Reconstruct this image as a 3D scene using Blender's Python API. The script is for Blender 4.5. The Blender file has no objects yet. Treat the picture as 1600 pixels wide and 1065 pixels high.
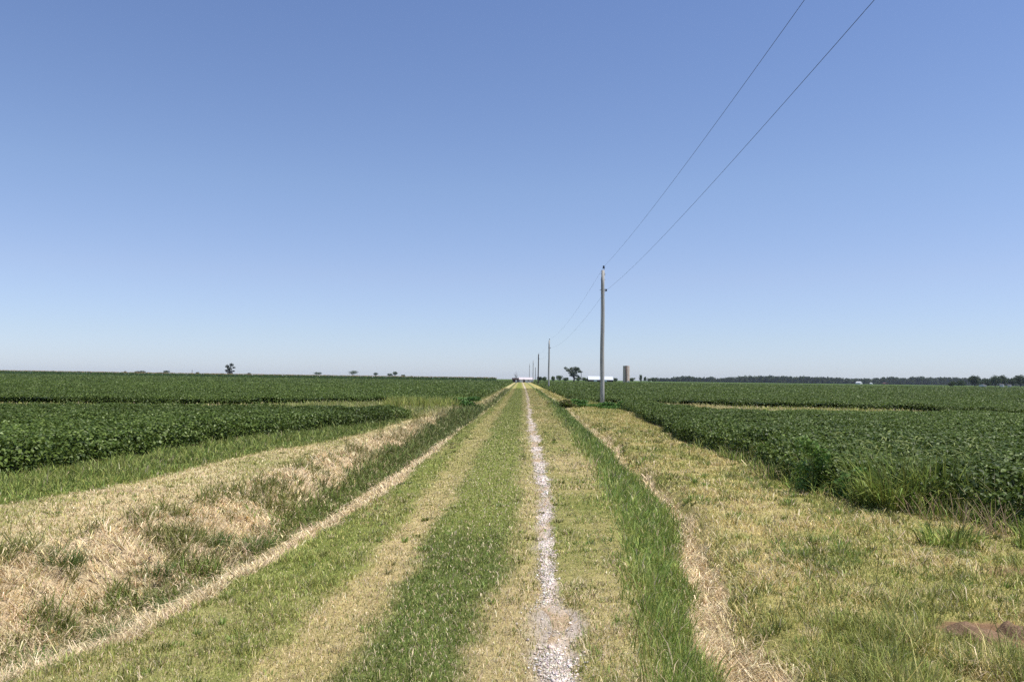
import bpy, math, random
import numpy as np
from mathutils import Vector, Matrix

rng = np.random.default_rng(11)
random.seed(11)
SC = bpy.context.scene
COL = SC.collection
PI = math.pi

# ------------------------------------------------------------------ helpers
def lin(r, g, b, k=1.0):
    def f(c):
        c /= 255.0
        return c / 12.92 if c <= 0.04045 else ((c + 0.055) / 1.055) ** 2.4
    return np.array([f(r) * k, f(g) * k, f(b) * k])

def tag(o, label=None, cat=None, group=None, kind=None):
    if label: o['label'] = label
    if cat: o['category'] = cat
    if group: o['group'] = group
    if kind: o['kind'] = kind
    return o

def empty(name, loc, rz=0.0):
    o = bpy.data.objects.new(name, None); COL.objects.link(o)
    o.location = loc; o.rotation_euler = (0, 0, rz); o.empty_display_size = 0.2
    return o

def link_mesh(name, me, mat, parent=None, loc=(0, 0, 0), rz=0.0):
    o = bpy.data.objects.new(name, me); COL.objects.link(o)
    if mat is not None and len(me.materials) == 0: me.materials.append(mat)
    o.location = loc; o.rotation_euler = (0, 0, rz)
    if parent is not None: o.parent = parent
    return o

def mesh_np(name, V, faces, cols=None, smooth=False):
    """V (n,3); faces = list of (m,k) int arrays; cols (n,3) linear colours per vertex"""
    me = bpy.data.meshes.new(name)
    me.vertices.add(len(V)); me.vertices.foreach_set('co', np.ascontiguousarray(V, np.float32).ravel())
    nl = sum(f.size for f in faces); npoly = sum(len(f) for f in faces)
    me.loops.add(nl); me.polygons.add(npoly)
    me.loops.foreach_set('vertex_index', np.concatenate([f.ravel() for f in faces]).astype(np.int32))
    tot = np.concatenate([np.full(len(f), f.shape[1]) for f in faces]).astype(np.int32)
    st = np.concatenate([[0], np.cumsum(tot)[:-1]]).astype(np.int32)
    me.polygons.foreach_set('loop_start', st)
    if smooth: me.polygons.foreach_set('use_smooth', np.ones(npoly, bool))
    if cols is not None:
        a = me.attributes.new('tint', 'FLOAT_COLOR', 'POINT')
        c4 = np.ones((len(V), 4), np.float32); c4[:, :3] = cols
        a.data.foreach_set('color', c4.ravel())
    me.update(calc_edges=True)
    return me

class MB:
    """collects small shapes into one mesh"""
    def __init__(s): s.v = []; s.f = []
    def add(s, vs, fs):
        n = len(s.v); s.v += [tuple(v) for v in vs]; s.f += [tuple(i + n for i in f) for f in fs]
    def box(s, x0, x1, y0, y1, z0, z1):
        s.add([(x0,y0,z0),(x1,y0,z0),(x1,y1,z0),(x0,y1,z0),(x0,y0,z1),(x1,y0,z1),(x1,y1,z1),(x0,y1,z1)],
              [(0,3,2,1),(4,5,6,7),(0,1,5,4),(1,2,6,5),(2,3,7,6),(3,0,4,7)])
    def tube(s, pts, rad, n=8, cap=True):
        pts = [Vector(p) for p in pts]; rings = []
        for i, p in enumerate(pts):
            d = (pts[min(i+1, len(pts)-1)] - pts[max(i-1, 0)]).normalized()
            a = d.orthogonal().normalized() if abs(d.z) < 0.9 else Vector((1,0,0)).cross(d).normalized()
            b = d.cross(a).normalized()
            r = rad[i] if hasattr(rad, '__len__') else rad
            rings.append([p + r*(math.cos(2*PI*k/n)*a + math.sin(2*PI*k/n)*b) for k in range(n)])
        vs = [v for ring in rings for v in ring]; fs = []
        for i in range(len(pts)-1):
            for k in range(n):
                k2 = (k+1) % n
                fs.append((i*n+k, i*n+k2, (i+1)*n+k2, (i+1)*n+k))
        if cap:
            fs.append(tuple(reversed(range(n)))); fs.append(tuple((len(pts)-1)*n+k for k in range(n)))
        s.add(vs, fs)
    def build(s, name, mat, parent=None, smooth=False):
        me = bpy.data.meshes.new(name); me.from_pydata([tuple(v) for v in s.v], [], s.f); me.update()
        if smooth:
            for p in me.polygons: p.use_smooth = len(p.vertices) == 4
        return link_mesh(name, me, mat, parent)

# value noise
_P = rng.random((256, 256))
def vnoise(x, y):
    xi = np.floor(x).astype(int); yi = np.floor(y).astype(int)
    fx = x - xi; fy = y - yi
    fx = fx*fx*(3-2*fx); fy = fy*fy*(3-2*fy)
    a = _P[xi & 255, yi & 255]; b = _P[(xi+1) & 255, yi & 255]
    c = _P[xi & 255, (yi+1) & 255]; d = _P[(xi+1) & 255, (yi+1) & 255]
    return (a*(1-fx)+b*fx)*(1-fy) + (c*(1-fx)+d*fx)*fy
def fbm(x, y, o=4):
    s = 0; a = 0.5; t = 0
    for i in range(o):
        s = s + a*vnoise(x*(2**i)+17.3*i, y*(2**i)+5.1*i); t += a; a *= 0.55
    return s/t*2-1          # -1..1
def sstep(t): t = np.clip(t, 0, 1); return t*t*(3-2*t)

# ------------------------------------------------------------------ materials
def nodes_mat(name):
    m = bpy.data.materials.new(name); m.use_nodes = True
    nt = m.node_tree; nt.nodes.clear()
    out = nt.nodes.new('ShaderNodeOutputMaterial')
    return m, nt, out

def leaf_mat(name, rough=0.55, transl=0.3, spec=0.35, var=0.25):
    m, nt, out = nodes_mat(name); N = nt.nodes.new; L = nt.links.new
    at = N('ShaderNodeAttribute'); at.attribute_name = 'tint'
    tc = N('ShaderNodeTexCoord'); no = N('ShaderNodeTexNoise'); no.inputs['Scale'].default_value = 9.0
    L(tc.outputs['Object'], no.inputs['Vector'])
    mr = N('ShaderNodeMapRange'); mr.inputs['From Min'].default_value = .3; mr.inputs['From Max'].default_value = .7
    mr.inputs['To Min'].default_value = 1-var; mr.inputs['To Max'].default_value = 1+var
    L(no.outputs['Fac'], mr.inputs['Value'])
    mx = N('ShaderNodeVectorMath'); mx.operation = 'SCALE'
    L(at.outputs['Color'], mx.inputs[0]); L(mr.outputs['Result'], mx.inputs['Scale'])
    p = N('ShaderNodeBsdfPrincipled'); p.inputs['Roughness'].default_value = rough
    p.inputs['Specular IOR Level'].default_value = spec
    L(mx.outputs[0], p.inputs['Base Color'])
    t = N('ShaderNodeBsdfTranslucent'); L(mx.outputs[0], t.inputs['Color'])
    ms = N('ShaderNodeMixShader'); ms.inputs['Fac'].default_value = transl
    L(p.outputs[0], ms.inputs[1]); L(t.outputs[0], ms.inputs[2]); L(ms.outputs[0], out.inputs['Surface'])
    return m

def plain_mat(name, c1, c2=None, scale=4.0, rough=0.8, spec=0.2, stretch=(1,1,1), bump=0.0, detail=5.0):
    m, nt, out = nodes_mat(name); N = nt.nodes.new; L = nt.links.new
    p = N('ShaderNodeBsdfPrincipled'); p.inputs['Roughness'].default_value = rough
    p.inputs['Specular IOR Level'].default_value = spec
    c2 = c1*0.7 if c2 is None else c2
    tc = N('ShaderNodeTexCoord'); mp = N('ShaderNodeMapping'); mp.inputs['Scale'].default_value = stretch
    L(tc.outputs['Object'], mp.inputs['Vector'])
    no = N('ShaderNodeTexNoise'); no.inputs['Scale'].default_value = scale; no.inputs['Detail'].default_value = detail
    L(mp.outputs[0], no.inputs['Vector'])
    cr = N('ShaderNodeValToRGB'); cr.color_ramp.elements[0].position = .3; cr.color_ramp.elements[1].position = .7
    cr.color_ramp.elements[0].color = (*c1, 1); cr.color_ramp.elements[1].color = (*c2, 1)
    L(no.outputs['Fac'], cr.inputs['Fac']); L(cr.outputs['Color'], p.inputs['Base Color'])
    if bump:
        b = N('ShaderNodeBump'); b.inputs['Strength'].default_value = bump; b.inputs['Distance'].default_value = 0.02
        L(no.outputs['Fac'], b.inputs['Height']); L(b.outputs[0], p.inputs['Normal'])
    L(p.outputs[0], out.inputs['Surface'])
    return m

def ground_mat():
    m, nt, out = nodes_mat('ground_soil_and_thatch'); N = nt.nodes.new; L = nt.links.new
    at = N('ShaderNodeAttribute'); at.attribute_name = 'tint'
    tc = N('ShaderNodeTexCoord')
    def noise(scale, det=6, rough=.65):
        n = N('ShaderNodeTexNoise'); n.inputs['Scale'].default_value = scale; n.inputs['Detail'].default_value = det
        n.inputs['Roughness'].default_value = rough; L(tc.outputs['Object'], n.inputs['Vector']); return n
    n1 = noise(6.0); n2 = noise(55.0, 4); 
    a = N('ShaderNodeMapRange'); a.inputs['From Min'].default_value=.3; a.inputs['From Max'].default_value=.7
    a.inputs['To Min'].default_value=.72; a.inputs['To Max'].default_value=1.22; L(n1.outputs['Fac'], a.inputs['Value'])
    b = N('ShaderNodeMapRange'); b.inputs['From Min'].default_value=.3; b.inputs['From Max'].default_value=.7
    b.inputs['To Min'].default_value=.6; b.inputs['To Max'].default_value=1.3; L(n2.outputs['Fac'], b.inputs['Value'])
    mu = N('ShaderNodeMath'); mu.operation='MULTIPLY'; L(a.outputs[0], mu.inputs[0]); L(b.outputs[0], mu.inputs[1])
    sc = N('ShaderNodeVectorMath'); sc.operation='SCALE'; L(at.outputs['Color'], sc.inputs[0]); L(mu.outputs[0], sc.inputs['Scale'])
    p = N('ShaderNodeBsdfPrincipled'); p.inputs['Roughness'].default_value=1; p.inputs['Specular IOR Level'].default_value=0
    L(sc.outputs[0], p.inputs['Base Color'])
    bp = N('ShaderNodeBump'); bp.inputs['Strength'].default_value=.8; bp.inputs['Distance'].default_value=.03
    L(n2.outputs['Fac'], bp.inputs['Height']); L(bp.outputs[0], p.inputs['Normal'])
    L(p.outputs[0], out.inputs['Surface'])
    return m

M_ground = ground_mat()
M_grass = leaf_mat('grass_blades', .55, .25, .3, .15)
M_straw = leaf_mat('dry_straw', .7, .2, .2, .15)
M_soy = leaf_mat('soybean_leaves', .5, .28, .28, .2)
M_tree = leaf_mat('tree_foliage', .6, .2, .25, .15)
M_bark = plain_mat('bark', lin(70,60,52), lin(45,38,33), 3, .9)
M_pole = plain_mat('weathered_pole_wood', lin(190,188,182), lin(144,141,135), 6, .85, .15, (9,9,.25), .4)
M_pole_dark = plain_mat('creosoted_pole_wood', lin(70,62,58), lin(45,40,38), 6, .85, .15, (9,9,.25), .4)
M_iron = plain_mat('galvanised_iron', lin(120,120,122), lin(85,85,88), 20, .5, .4)
M_glass = plain_mat('dark_glazed_insulator', lin(38,44,56), lin(30,34,44), 10, .2, .6)
M_wire = plain_mat('weathered_wire', lin(62,62,68), lin(50,50,56), 10, .6, .3)
M_conc = plain_mat('silo_staves', lin(226,204,188), lin(190,166,150), .9, .9, .1, (1,1,.35))
M_chute = plain_mat('rusty_chute', lin(92,70,62), lin(64,50,46), 1.5, .8, .1)
M_white = plain_mat('white_paint', lin(214,215,216), lin(198,199,201), 1.0, .6)
M_roofw = plain_mat('white_metal_roof', lin(208,212,218), lin(196,200,207), .5, .45, .4, (6,1,1))
M_roofp = plain_mat('faded_pink_roof', lin(206,197,197), lin(190,180,181), 1.5, .7)
M_darkwall = plain_mat('dark_boards', lin(72,58,54), lin(48,38,36), 3, .9, .1, (6,6,.4))
M_redwall = plain_mat('faded_red_boards', lin(135,92,82), lin(110,74,66), 2, .9)
M_greyroof = plain_mat('grey_shingles', lin(105,104,108), lin(84,84,88), 3, .85)
M_pane = plain_mat('window_glass', lin(40,46,54), lin(30,36,44), 3, .15, .6)

# ------------------------------------------------------------------ layout (metres; x right, y along the lane)
def curve(*p):
    p = np.array(p, float)
    return lambda y: np.interp(y, p[:, 0], p[:, 1])
soyL  = curve((2,-9.6),(12,-9.1),(16.7,-8.6),(19.2,-8.4),(23,-7.9),(26.5,-7.0),(31,-5.7),(36,-4.7),(40,-4.6),(52,-3.6),(90,-3.2),(190,-2.9),(360,-2.3),(600,-1))
edgeL = curve((2,-7.8),(11.3,-7.35),(12.5,-6.95),(14,-6.65),(16.3,-6.5),(19.6,-6.3),(25,-5.0),(33,-4.7),(43,-3.9),(60,-3.0),(90,-2.8),(360,-1.8))
bankL = curve((2,-4.9),(8.4,-4.8),(9.5,-4.55),(15,-4.4),(18.3,-4.3),(25,-4.05),(33,-4.0),(42,-3.6),(60,-2.5),(120,-2.3),(360,-1.4))
ditL  = curve((2,-4.2),(6.7,-3.95),(7.9,-3.75),(9.2,-3.5),(13,-3.42),(17,-3.45),(24,-3.3),(32,-3.4),(42,-3.3),(60,-2.2),(120,-1.9),(360,-1.1))
stLL  = curve((2,-3.7),(5.5,-3.45),(6.1,-3.25),(7.3,-3.15),(8.7,-2.95),(12,-2.85),(15.5,-2.7),(19,-2.42),(25,-2.22),(39,-1.85),(60,-1.7),(120,-1.4),(360,-.7))
stLR  = curve((2,-3.2),(4.9,-3.0),(5.5,-2.6),(6.1,-2.49),(7.6,-2.37),(11.2,-2.08),(14,-2.0),(20,-2.05),(30,-1.98),(40,-1.75),(60,-1.6),(120,-1.3),(360,-.6))
trL1  = curve((2,-1.55),(5,-1.51),(6.3,-1.45),(7.8,-1.34),(11.6,-1.36),(22,-1.45),(45,-1.3),(107,-1.05),(360,-.3))
trL2  = curve((2,-1.1),(4.7,-1.04),(5.2,-.97),(7,-.94),(8.6,-.95),(12.3,-.86),(22,-.84),(45,-.78),(107,-.45),(360,.3))
cenR  = curve((2,-.32),(4.7,-.29),(5.8,-.24),(6.6,-.18),(7.9,-.08),(11.8,.02),(22,.09),(45,.23),(107,.6),(360,1.6))
grL   = curve((2,.2),(4.73,.2),(5.15,.1),(6.05,.12),(6.4,.19),(7,.22),(8.4,.24),(9.85,.26),(11.8,.32),(16,.36),(22.5,.39),(35,.45),(60,.68),(109,1.05),(360,2.1))
grR   = curve((2,.36),(4.73,.36),(5.3,.42),(5.9,.52),(6.1,.5),(6.4,.33),(7,.33),(8.4,.38),(9.86,.42),(11.8,.5),(16,.56),(22.5,.62),(35,.68),(60,.9),(109,1.35),(360,2.4))
gnR1  = curve((2,.8),(4.9,.92),(6.5,1.01),(8,1.19),(11,1.42),(15.5,1.59),(23.4,1.75),(33.6,1.87),(60,2.3),(120,2.7),(360,4))
gnR2  = curve((2,1.15),(5.5,1.27),(6,1.29),(6.65,1.42),(7.4,1.54),(8.4,1.64),(9.3,1.78),(10.2,2.05),(12.4,2.3),(13.7,2.28),(17.4,2.44),(21.8,2.56),(29,2.63),(37.7,2.8),(60,2.9),(120,3.3),(360,4.6))
stR   = curve((2,1.68),(5.35,1.7),(6.2,1.7),(6.85,1.74),(7.5,1.91),(8.5,2.03),(9.4,2.12),(11,2.32),(13.4,2.46),(17,2.58),(21,2.72),(28.5,2.9),(37,3.0),(60,3.2),(120,3.5),(360,4.9))
soyR  = curve((2,7.2),(9.3,6.9),(10.4,6.5),(11.6,6.1),(12.7,5.75),(13.8,5.2),(15.2,5.0),(19.2,5.4),(26,5.0),(32.7,5.7),(40,5.9),(45,6.4),(57,6.7),(61,5.0),(72,4.6),(124,4.8),(258,6),(360,6.6),(700,9))
CUR = [soyL, edgeL, bankL, ditL, stLL, stLR, trL1, trL2, cenR, grL, grR, gnR1, gnR2, stR, soyR]

def waterway(x, y):
    """grassed strip that crosses both fields (1 inside)"""
    wob = 1.2*fbm(x*.05+3, x*0+2.2, 2)
    l = sstep((y-(36.3-2.3*sstep((-4.5-x)/4)+.4*wob))/1.0)*sstep(((56-10*sstep((-8-x)/12)+wob)-y)/1.0)*(x < -2)
    r = sstep((y-(38.0+.6*wob+17*sstep((9-x)/2)))/1.0)*sstep(((58+wob-.3*(x-10))-y)/1.0)*(x > 2)*sstep((27-x)/5)
    return np.maximum(l, r)

def height(x, y):
    near = sstep((y-1)/3)
    dl = 1 - .75*sstep((y-36)/6)*sstep((53-y)/5)                # the crossing fills the ditch
    dl = dl*(1-.45*sstep((y-55)/20))
    b, d, s1, s2, e = bankL(y), ditL(y), stLL(y), stLR(y), edgeL(y)
    zl = np.interp(0, [0], [0])
    mid = d*.4 + s1*.6
    t1 = sstep((x-mid)/(s2+.25-mid))
    zA = -.52*dl*(1-t1) - .05*t1                                  # lane shoulder
    t2 = sstep((mid-x)/np.maximum(mid-b, .2))
    zB = -.52*dl*(1-t2) - .10*t2
    z = np.where(x > mid, zA, zB)
    z = np.where(x > s2+.25, -.05*(1-sstep((x-s2-.25)/.8)), z)
    g1, g2, r2 = gnR1(y), gnR2(y), stR(y)
    m2 = g2*.6 + r2*.4
    t3 = sstep((x-(g1-.25))/np.maximum(m2-g1+.25, .2)); 
    dr = .30*(1-.5*sstep((y-40)/8))
    t4 = sstep((x-m2)/(r2+.25-m2))
    z = np.where(x > g1-.25, np.where(x < m2, -dr*t3, -dr + (dr-.07)*t4), z)
    z = np.where(x < b, -.10 - .08*sstep((b-x)/3), z)
    z = np.where(x > r2+.25, -.07 - .10*sstep((x-r2-.25)/2.5), z)
    rough = np.where((x > stLR(y)) & (x < gnR1(y)), .35, 1.0)
    z = z + near*rough*(.045*fbm(x*1.3, y*1.3, 4) + .02*fbm(x*6, y*6, 2))*np.exp(-np.maximum(y-60, 0)/60)
    shag = sstep((x-b+.4)/.4)*sstep((d+.3-x)/.4)
    z = z + shag*near*(.17*fbm(x*2.2+9, y*2.2+4, 3) + .15*np.abs(fbm(x*4.2+2, y*4.2+1, 2)))*np.exp(-np.maximum(y-25, 0)/15)
    # wheel tracks a little worn in
    z = z - .03*sstep(1-np.abs(x-(trL1(y)+trL2(y))/2)/.35) - .03*sstep(1-np.abs(x-(grL(y)+grR(y))/2)/.35)
    # the land rises gently far to the left
    z = z + 1.3*sstep((y-250)/500)*sstep((-60-x)/420)
    return z

# ------------------------------------------------------------------ what grows where
C = {k: lin(*v) for k, v in dict(
    soil=(112,92,72), edge=(100,112,58), banktop=(210,192,146), shag=(196,176,142), ditch=(100,108,64),
    straw=(216,196,160), verge=(134,140,76), track=(186,168,118), centre=(100,112,60), rtan=(176,160,112),
    gravel=(190,176,160), mix=(160,152,96), lush=(96,116,56), vright=(170,160,100), water=(150,152,84)).items()}
ZN = ['soil','edge','banktop','shag','ditch','straw','verge','track','centre','rtan','gravel','mix','lush','straw','vright','soil']

def zones(x, y):
    """weights (16,n) of the strips across the lane, edges roughened by noise"""
    f = np.clip(y/14, .5, 1.6)
    xw = x + .15*fbm(x*1.2+40, y*.8, 4)*f + .12*fbm(x*6+3, y*4, 3)
    W = np.zeros((16, len(x)))
    wid = [.12,.35,.35,.25,.12,.10,.22,.26,.26,.20,.05,.55,.16,.10,.25]
    S = [sstep((xw - c(y))/w + .5) for c, w in zip(CUR, wid)]
    for k in range(16):
        lo = S[k-1] if k > 0 else 1.0
        hi = S[k] if k < 15 else 0.0
        W[k] = np.clip(lo - hi, 0, 1)
    ww = waterway(x, y)
    W[1] += ww*(W[0]); W[14] += ww*W[15]; W[0] *= 1-ww; W[15] *= 1-ww
    W /= W.sum(0)+1e-6
    return W, ww

def earth(x, y):
    """bare dug soil in the right verge and thin spots along the crop edge"""
    n = .35*fbm(x*3+1, y*3+6, 3)
    e = sstep((1.05+n-np.hypot((x-3.62)/.5, (y-6.25)/.42))*3)
    e = np.maximum(e, .8*sstep((.95+n-np.hypot((x-5.2)/.9, (y-8.3)/.45))*2.5))
    e = np.maximum(e, .6*sstep((.9+n-np.hypot((x+6.1)/.8, (y-13.2)/.45))*2.5))
    return e

def ground_tint(x, y):
    W, ww = zones(x, y)
    c = np.zeros((len(x), 3))
    for k in range(16): c += W[k][:, None]*C[ZN[k]]
    n = fbm(x*.9+7, y*.35+1, 4)
    n = np.where(x > 2, .5*n+.8*fbm(x*1.7+3, y*1.5+5, 4), n)
    # worn and greener patches
    g = lin(120,128,66); t = lin(200,180,130)
    grassy = (W[2]+W[6]+W[11]+W[14]+W[7]*.6+W[9]*.6)
    k = np.clip(n*1.6, 0, 1)*grassy*.6; c = c*(1-k[:, None]) + g*k[:, None]
    k = np.clip(-n*1.6, 0, 1)*grassy*.6; c = c*(1-k[:, None]) + t*k[:, None]
    # the dark middle strip fades to ordinary mown grass farther off
    k = W[8]*sstep((y-8.2+2*fbm(x*1.5,y*.5,3))/3.5)*.9; c = c*(1-k[:, None]) + C['verge']*k[:, None]
    k = ((W[5]+W[13])*.55+(W[2]+W[3])*.35)*sstep((y-18)/30); c = c*(1-k[:, None]) + C['verge']*k[:, None]
    k = (W[7]+W[9])*.45*sstep((y-8)/10); c = c*(1-k[:, None]) + C['verge']*k[:, None]
    k = np.clip(ww*(W[1]+W[14]), 0, 1)*.85; c = c*(1-k[:, None]) + C['water']*k[:, None]
    k = (ww*W[14]*sstep(1-np.abs(x-11)/4)*.8)[:, None]; c = c*(1-k)+lin(205,185,140)*k
    e = earth(x, y)[:, None]; c = c*(1-e)+lin(140,112,86)*e
    far = sstep((y-520)/60)[:, None]
    fc = np.where((x > 0)[:, None], lin(84,104,54), lin(80,98,50))
    fc = fc*(1+.25*fbm(x*.004+3, y*.006+8, 3))[:, None]
    c = c*(1-far)+fc*far
    band = (sstep((x-180)/60)*sstep((y-430)/20)*sstep((640-y)/30))[:, None]
    c = c*(1-band)+lin(120,138,78)*band
    return c

# ------------------------------------------------------------------ the ground sheet
def grow(a, b, r0, ratio):
    v = [a]; s = r0
    while v[-1] < b: v.append(v[-1]+s); s *= ratio
    v[-1] = b; return v
xr = grow(12, 4000, .6, 1.22); xm = list(np.arange(4, 12, .14)); xc = list(np.arange(-4, 4, .05))
xs = np.array([-v for v in reversed(xr)] + [-v for v in reversed(xm) if v > 4] + [-4-1e-6] + xc[1:] + xm + xr[1:])
xs = np.unique(np.round(xs, 4))
ys = [2.4]
while ys[-1] < 420: ys.append(ys[-1]*1.012)
ys = np.array([-v for v in reversed(grow(8, 4000, 4, 1.4))] + list(np.arange(-7, 2.2, .8)) + ys + grow(ys[-1]+8, 4000, 10, 1.12))
ys = np.unique(ys)
GX, GY = np.meshgrid(xs, ys); gx, gy = GX.ravel(), GY.ravel()
gz = height(gx, gy)
nx, ny = len(xs), len(ys)
ii = np.arange(nx*ny).reshape(ny, nx)
quads = np.stack([ii[:-1,:-1], ii[:-1,1:], ii[1:,1:], ii[1:,:-1]], -1).reshape(-1, 4)
ground = link_mesh('ground', mesh_np('ground', np.stack([gx, gy, gz], 1), [quads], ground_tint(gx, gy), True), M_ground)
tag(ground, kind='structure')

# the gravel wheel track: its own sheet 4 mm above the ground
gyv = np.concatenate([np.arange(3, 14, .05), np.geomspace(14, 300, 420)])
us = np.linspace(0, 1, 11)
gap = lambda y: np.clip(1.15*np.exp(-((y-34.5)/2.2)**2) + .9*sstep((y-44)/6)*sstep((72-y)/6) + .55*np.exp(-((y-6.75)/.22)**2) + .45*sstep((y-130)/60) + np.clip(1.5*fbm(y*.75+4, y*0+6, 3)-.25, 0, .9)*sstep((y-7)/2), 0, 1)
wd = (grR(gyv)-grL(gyv))
nl = .10*fbm(gyv*2.2, gyv*0+1, 4)*np.clip(gyv/10, .6, 2); nr = .10*fbm(gyv*2.4+50, gyv*0+2, 4)*np.clip(gyv/10, .6, 2)
tw = np.maximum((wd*(1-gap(gyv))*(.58+.6*fbm(gyv*.5+9, gyv*0+3, 3))), .015)
cen = (grL(gyv)+grR(gyv))/2
X = (cen-tw/2+nl)[:, None]*(1-us) + (cen+tw/2+nr)[:, None]*us; Y = np.repeat(gyv[:, None], len(us), 1)
X = np.sort(X, 1)
vz = height(X.ravel(), Y.ravel())+.006; vz = vz + np.tile(np.where((us == 0) | (us == 1), -.012, 0), len(gyv))
idx = np.arange(X.size).reshape(X.shape)
q = np.stack([idx[:-1,:-1], idx[:-1,1:], idx[1:,1:], idx[1:,:-1]], -1).reshape(-1, 4)
nn = fbm(X.ravel()*9, Y.ravel()*7, 3)
gc = lin(212,198,182)*(1+.25*nn)[:, None]
dirt = np.clip(-fbm(X.ravel()*4+3, Y.ravel()*1.6+7, 3)*2.6+.12+.3*sstep((7-Y.ravel())/1.5), 0, .95)[:, None]; gc = gc*(1-dirt)+lin(186,162,130)*dirt
track = link_mesh('gravel_track', mesh_np('gravel_track', np.stack([X.ravel(), Y.ravel(), vz], 1), [q], gc, True), M_ground)
tag(track, kind='structure')

def stones(n):
    y = np.exp(rng.uniform(math.log(4), math.log(34), n)); u = rng.normal(.5, .3, n)
    x = grL(y) + (grR(y)-grL(y))*u
    pn = fbm(x*4+3, y*1.6+7, 3); keep = (rng.random(n) > gap(y)*.9) & (rng.random(n) < np.clip(.5+2.4*pn-.25*sstep((7-y)/1.5), .04, 1))
    x, y = x[keep], y[keep]; n = len(x)
    s = np.clip(rng.lognormal(-5.2, .45, n), .003, .022)*np.clip(y/9, 1, 1.6)
    z = height(x, y)+.006+s*.2
    o = np.array([[1,0,0],[0,1,0],[-1,0,0],[0,-1,0],[0,0,.8],[.2,.2,-.8]], float)
    a = rng.uniform(0, 2*PI, n); ca, sa = np.cos(a), np.sin(a)
    st = rng.uniform(.6, 1.3, (n, 3)); st[:, 2] *= .7
    v = o[None]*st[:, None, :]*s[:, None, None] + rng.normal(0, .18, (n, 6, 3))*s[:, None, None]
    vx = v[..., 0]*ca[:, None]-v[..., 1]*sa[:, None]; vy = v[..., 0]*sa[:, None]+v[..., 1]*ca[:, None]
    V = np.stack([vx+x[:, None], vy+y[:, None], v[..., 2]+z[:, None]], -1).reshape(-1, 3)
    f = np.array([[0,1,4],[1,2,4],[2,3,4],[3,0,4],[1,0,5],[2,1,5],[3,2,5],[0,3,5]])
    F = (f[None]+6*np.arange(n)[:, None, None]).reshape(-1, 3)
    c = lin(240,226,212)*rng.uniform(.5, 1.12, (n, 1))*(1+rng.normal(0, .05, (n, 3)))
    return mesh_np('gravel', V, [F], np.repeat(c, 6, 0))
M_stone = leaf_mat('gravel_stones', .85, 0.0, .2, .2)
tag(link_mesh('gravel', stones(30000), M_stone), 'pale grey loose gravel along the bare right wheel track', 'gravel', kind='stuff')

# ------------------------------------------------------------------ blades of grass and straw
def blades_mesh(name, x, y, z, h, w, az, lean, col, face=None):
    n = len(x)
    ax, ay = np.cos(az), np.sin(az)
    fa = rng.uniform(0, 2*PI, n) if face is None else face
    px_, py_ = np.cos(fa)*w/2, np.sin(fa)*w/2
    l1, l2 = lean*.55, lean*1.25
    mx = x+.55*h*np.sin(l1)*ax; my = y+.55*h*np.sin(l1)*ay; mz = z+.55*h*np.cos(l1)
    tx = mx+.45*h*np.sin(l2)*ax; ty = my+.45*h*np.sin(l2)*ay; tz = mz+.45*h*np.cos(l2)
    V = np.empty((n, 5, 3), np.float32)
    V[:, 0] = np.stack([x-px_, y-py_, z-.01], 1); V[:, 1] = np.stack([x+px_, y+py_, z-.01], 1)
    V[:, 2] = np.stack([mx-px_*.85, my-py_*.85, mz], 1); V[:, 3] = np.stack([mx+px_*.85, my+py_*.85, mz], 1)
    V[:, 4] = np.stack([tx, ty, tz], 1)
    b = 5*np.arange(n)[:, None]
    return mesh_np(name, V.reshape(-1, 3), [b+np.array([[0,1,3,2]]), b+np.array([[2,3,4]])], np.repeat(col, 5, 0))

def scatter(n, y0=3.6, y1=150, wmax=13):
    y = np.exp(rng.uniform(math.log(y0), math.log(y1), n))
    w = np.minimum(.74*y+1.6, wmax)
    x = rng.uniform(-1, 1, n)*w
    return x, y

GREENS = {k: lin(*v) for k, v in dict(lush=(126,148,70), lush2=(158,168,86), mown=(154,160,84), dark=(112,117,56), olive=(134,136,78), yel=(188,180,112)).items()}
TAN = [lin(226,208,172), lin(214,196,158), lin(202,186,138), lin(176,156,124)]

# per-zone blade recipe: probability, mean height, spread, straw share, green kinds, lean
REC = {
 0:(0.0,.05,.3,0,('mown',),.5), 1:(1.0,.17,.35,.03,('lush','lush2','olive','mown'),.75), 2:(.75,.05,.4,.68,('olive','yel','mown'),1.0),
 3:(.95,.13,.5,.74,('olive','dark','dark'),1.0), 4:(1.0,.15,.4,.22,('lush','dark','olive'),.8), 5:(.9,.10,.4,.97,('olive',),1.35),
 6:(.97,.042,.35,.14,('mown','mown','olive','lush2','yel'),.95), 7:(.75,.03,.4,.58,('olive','yel'),1.1), 8:(1.0,.035,.35,.22,('dark','dark','mown','lush'),.95),
 9:(.75,.034,.5,.55,('olive','yel','mown'),1.0), 10:(.3,.03,.5,.6,('olive','lush'),.9), 11:(.9,.038,.4,.42,('mown','olive','yel','lush'),.95),
 12:(1.0,.14,.4,.10,('lush','lush','lush2','mown'),.75), 13:(.9,.11,.4,.97,('olive',),1.35), 14:(.95,.06,.55,.47,('mown','olive','yel','lush2','dark'),1.0), 15:(.02,.05,.3,.8,('olive',),.9)}

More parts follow.
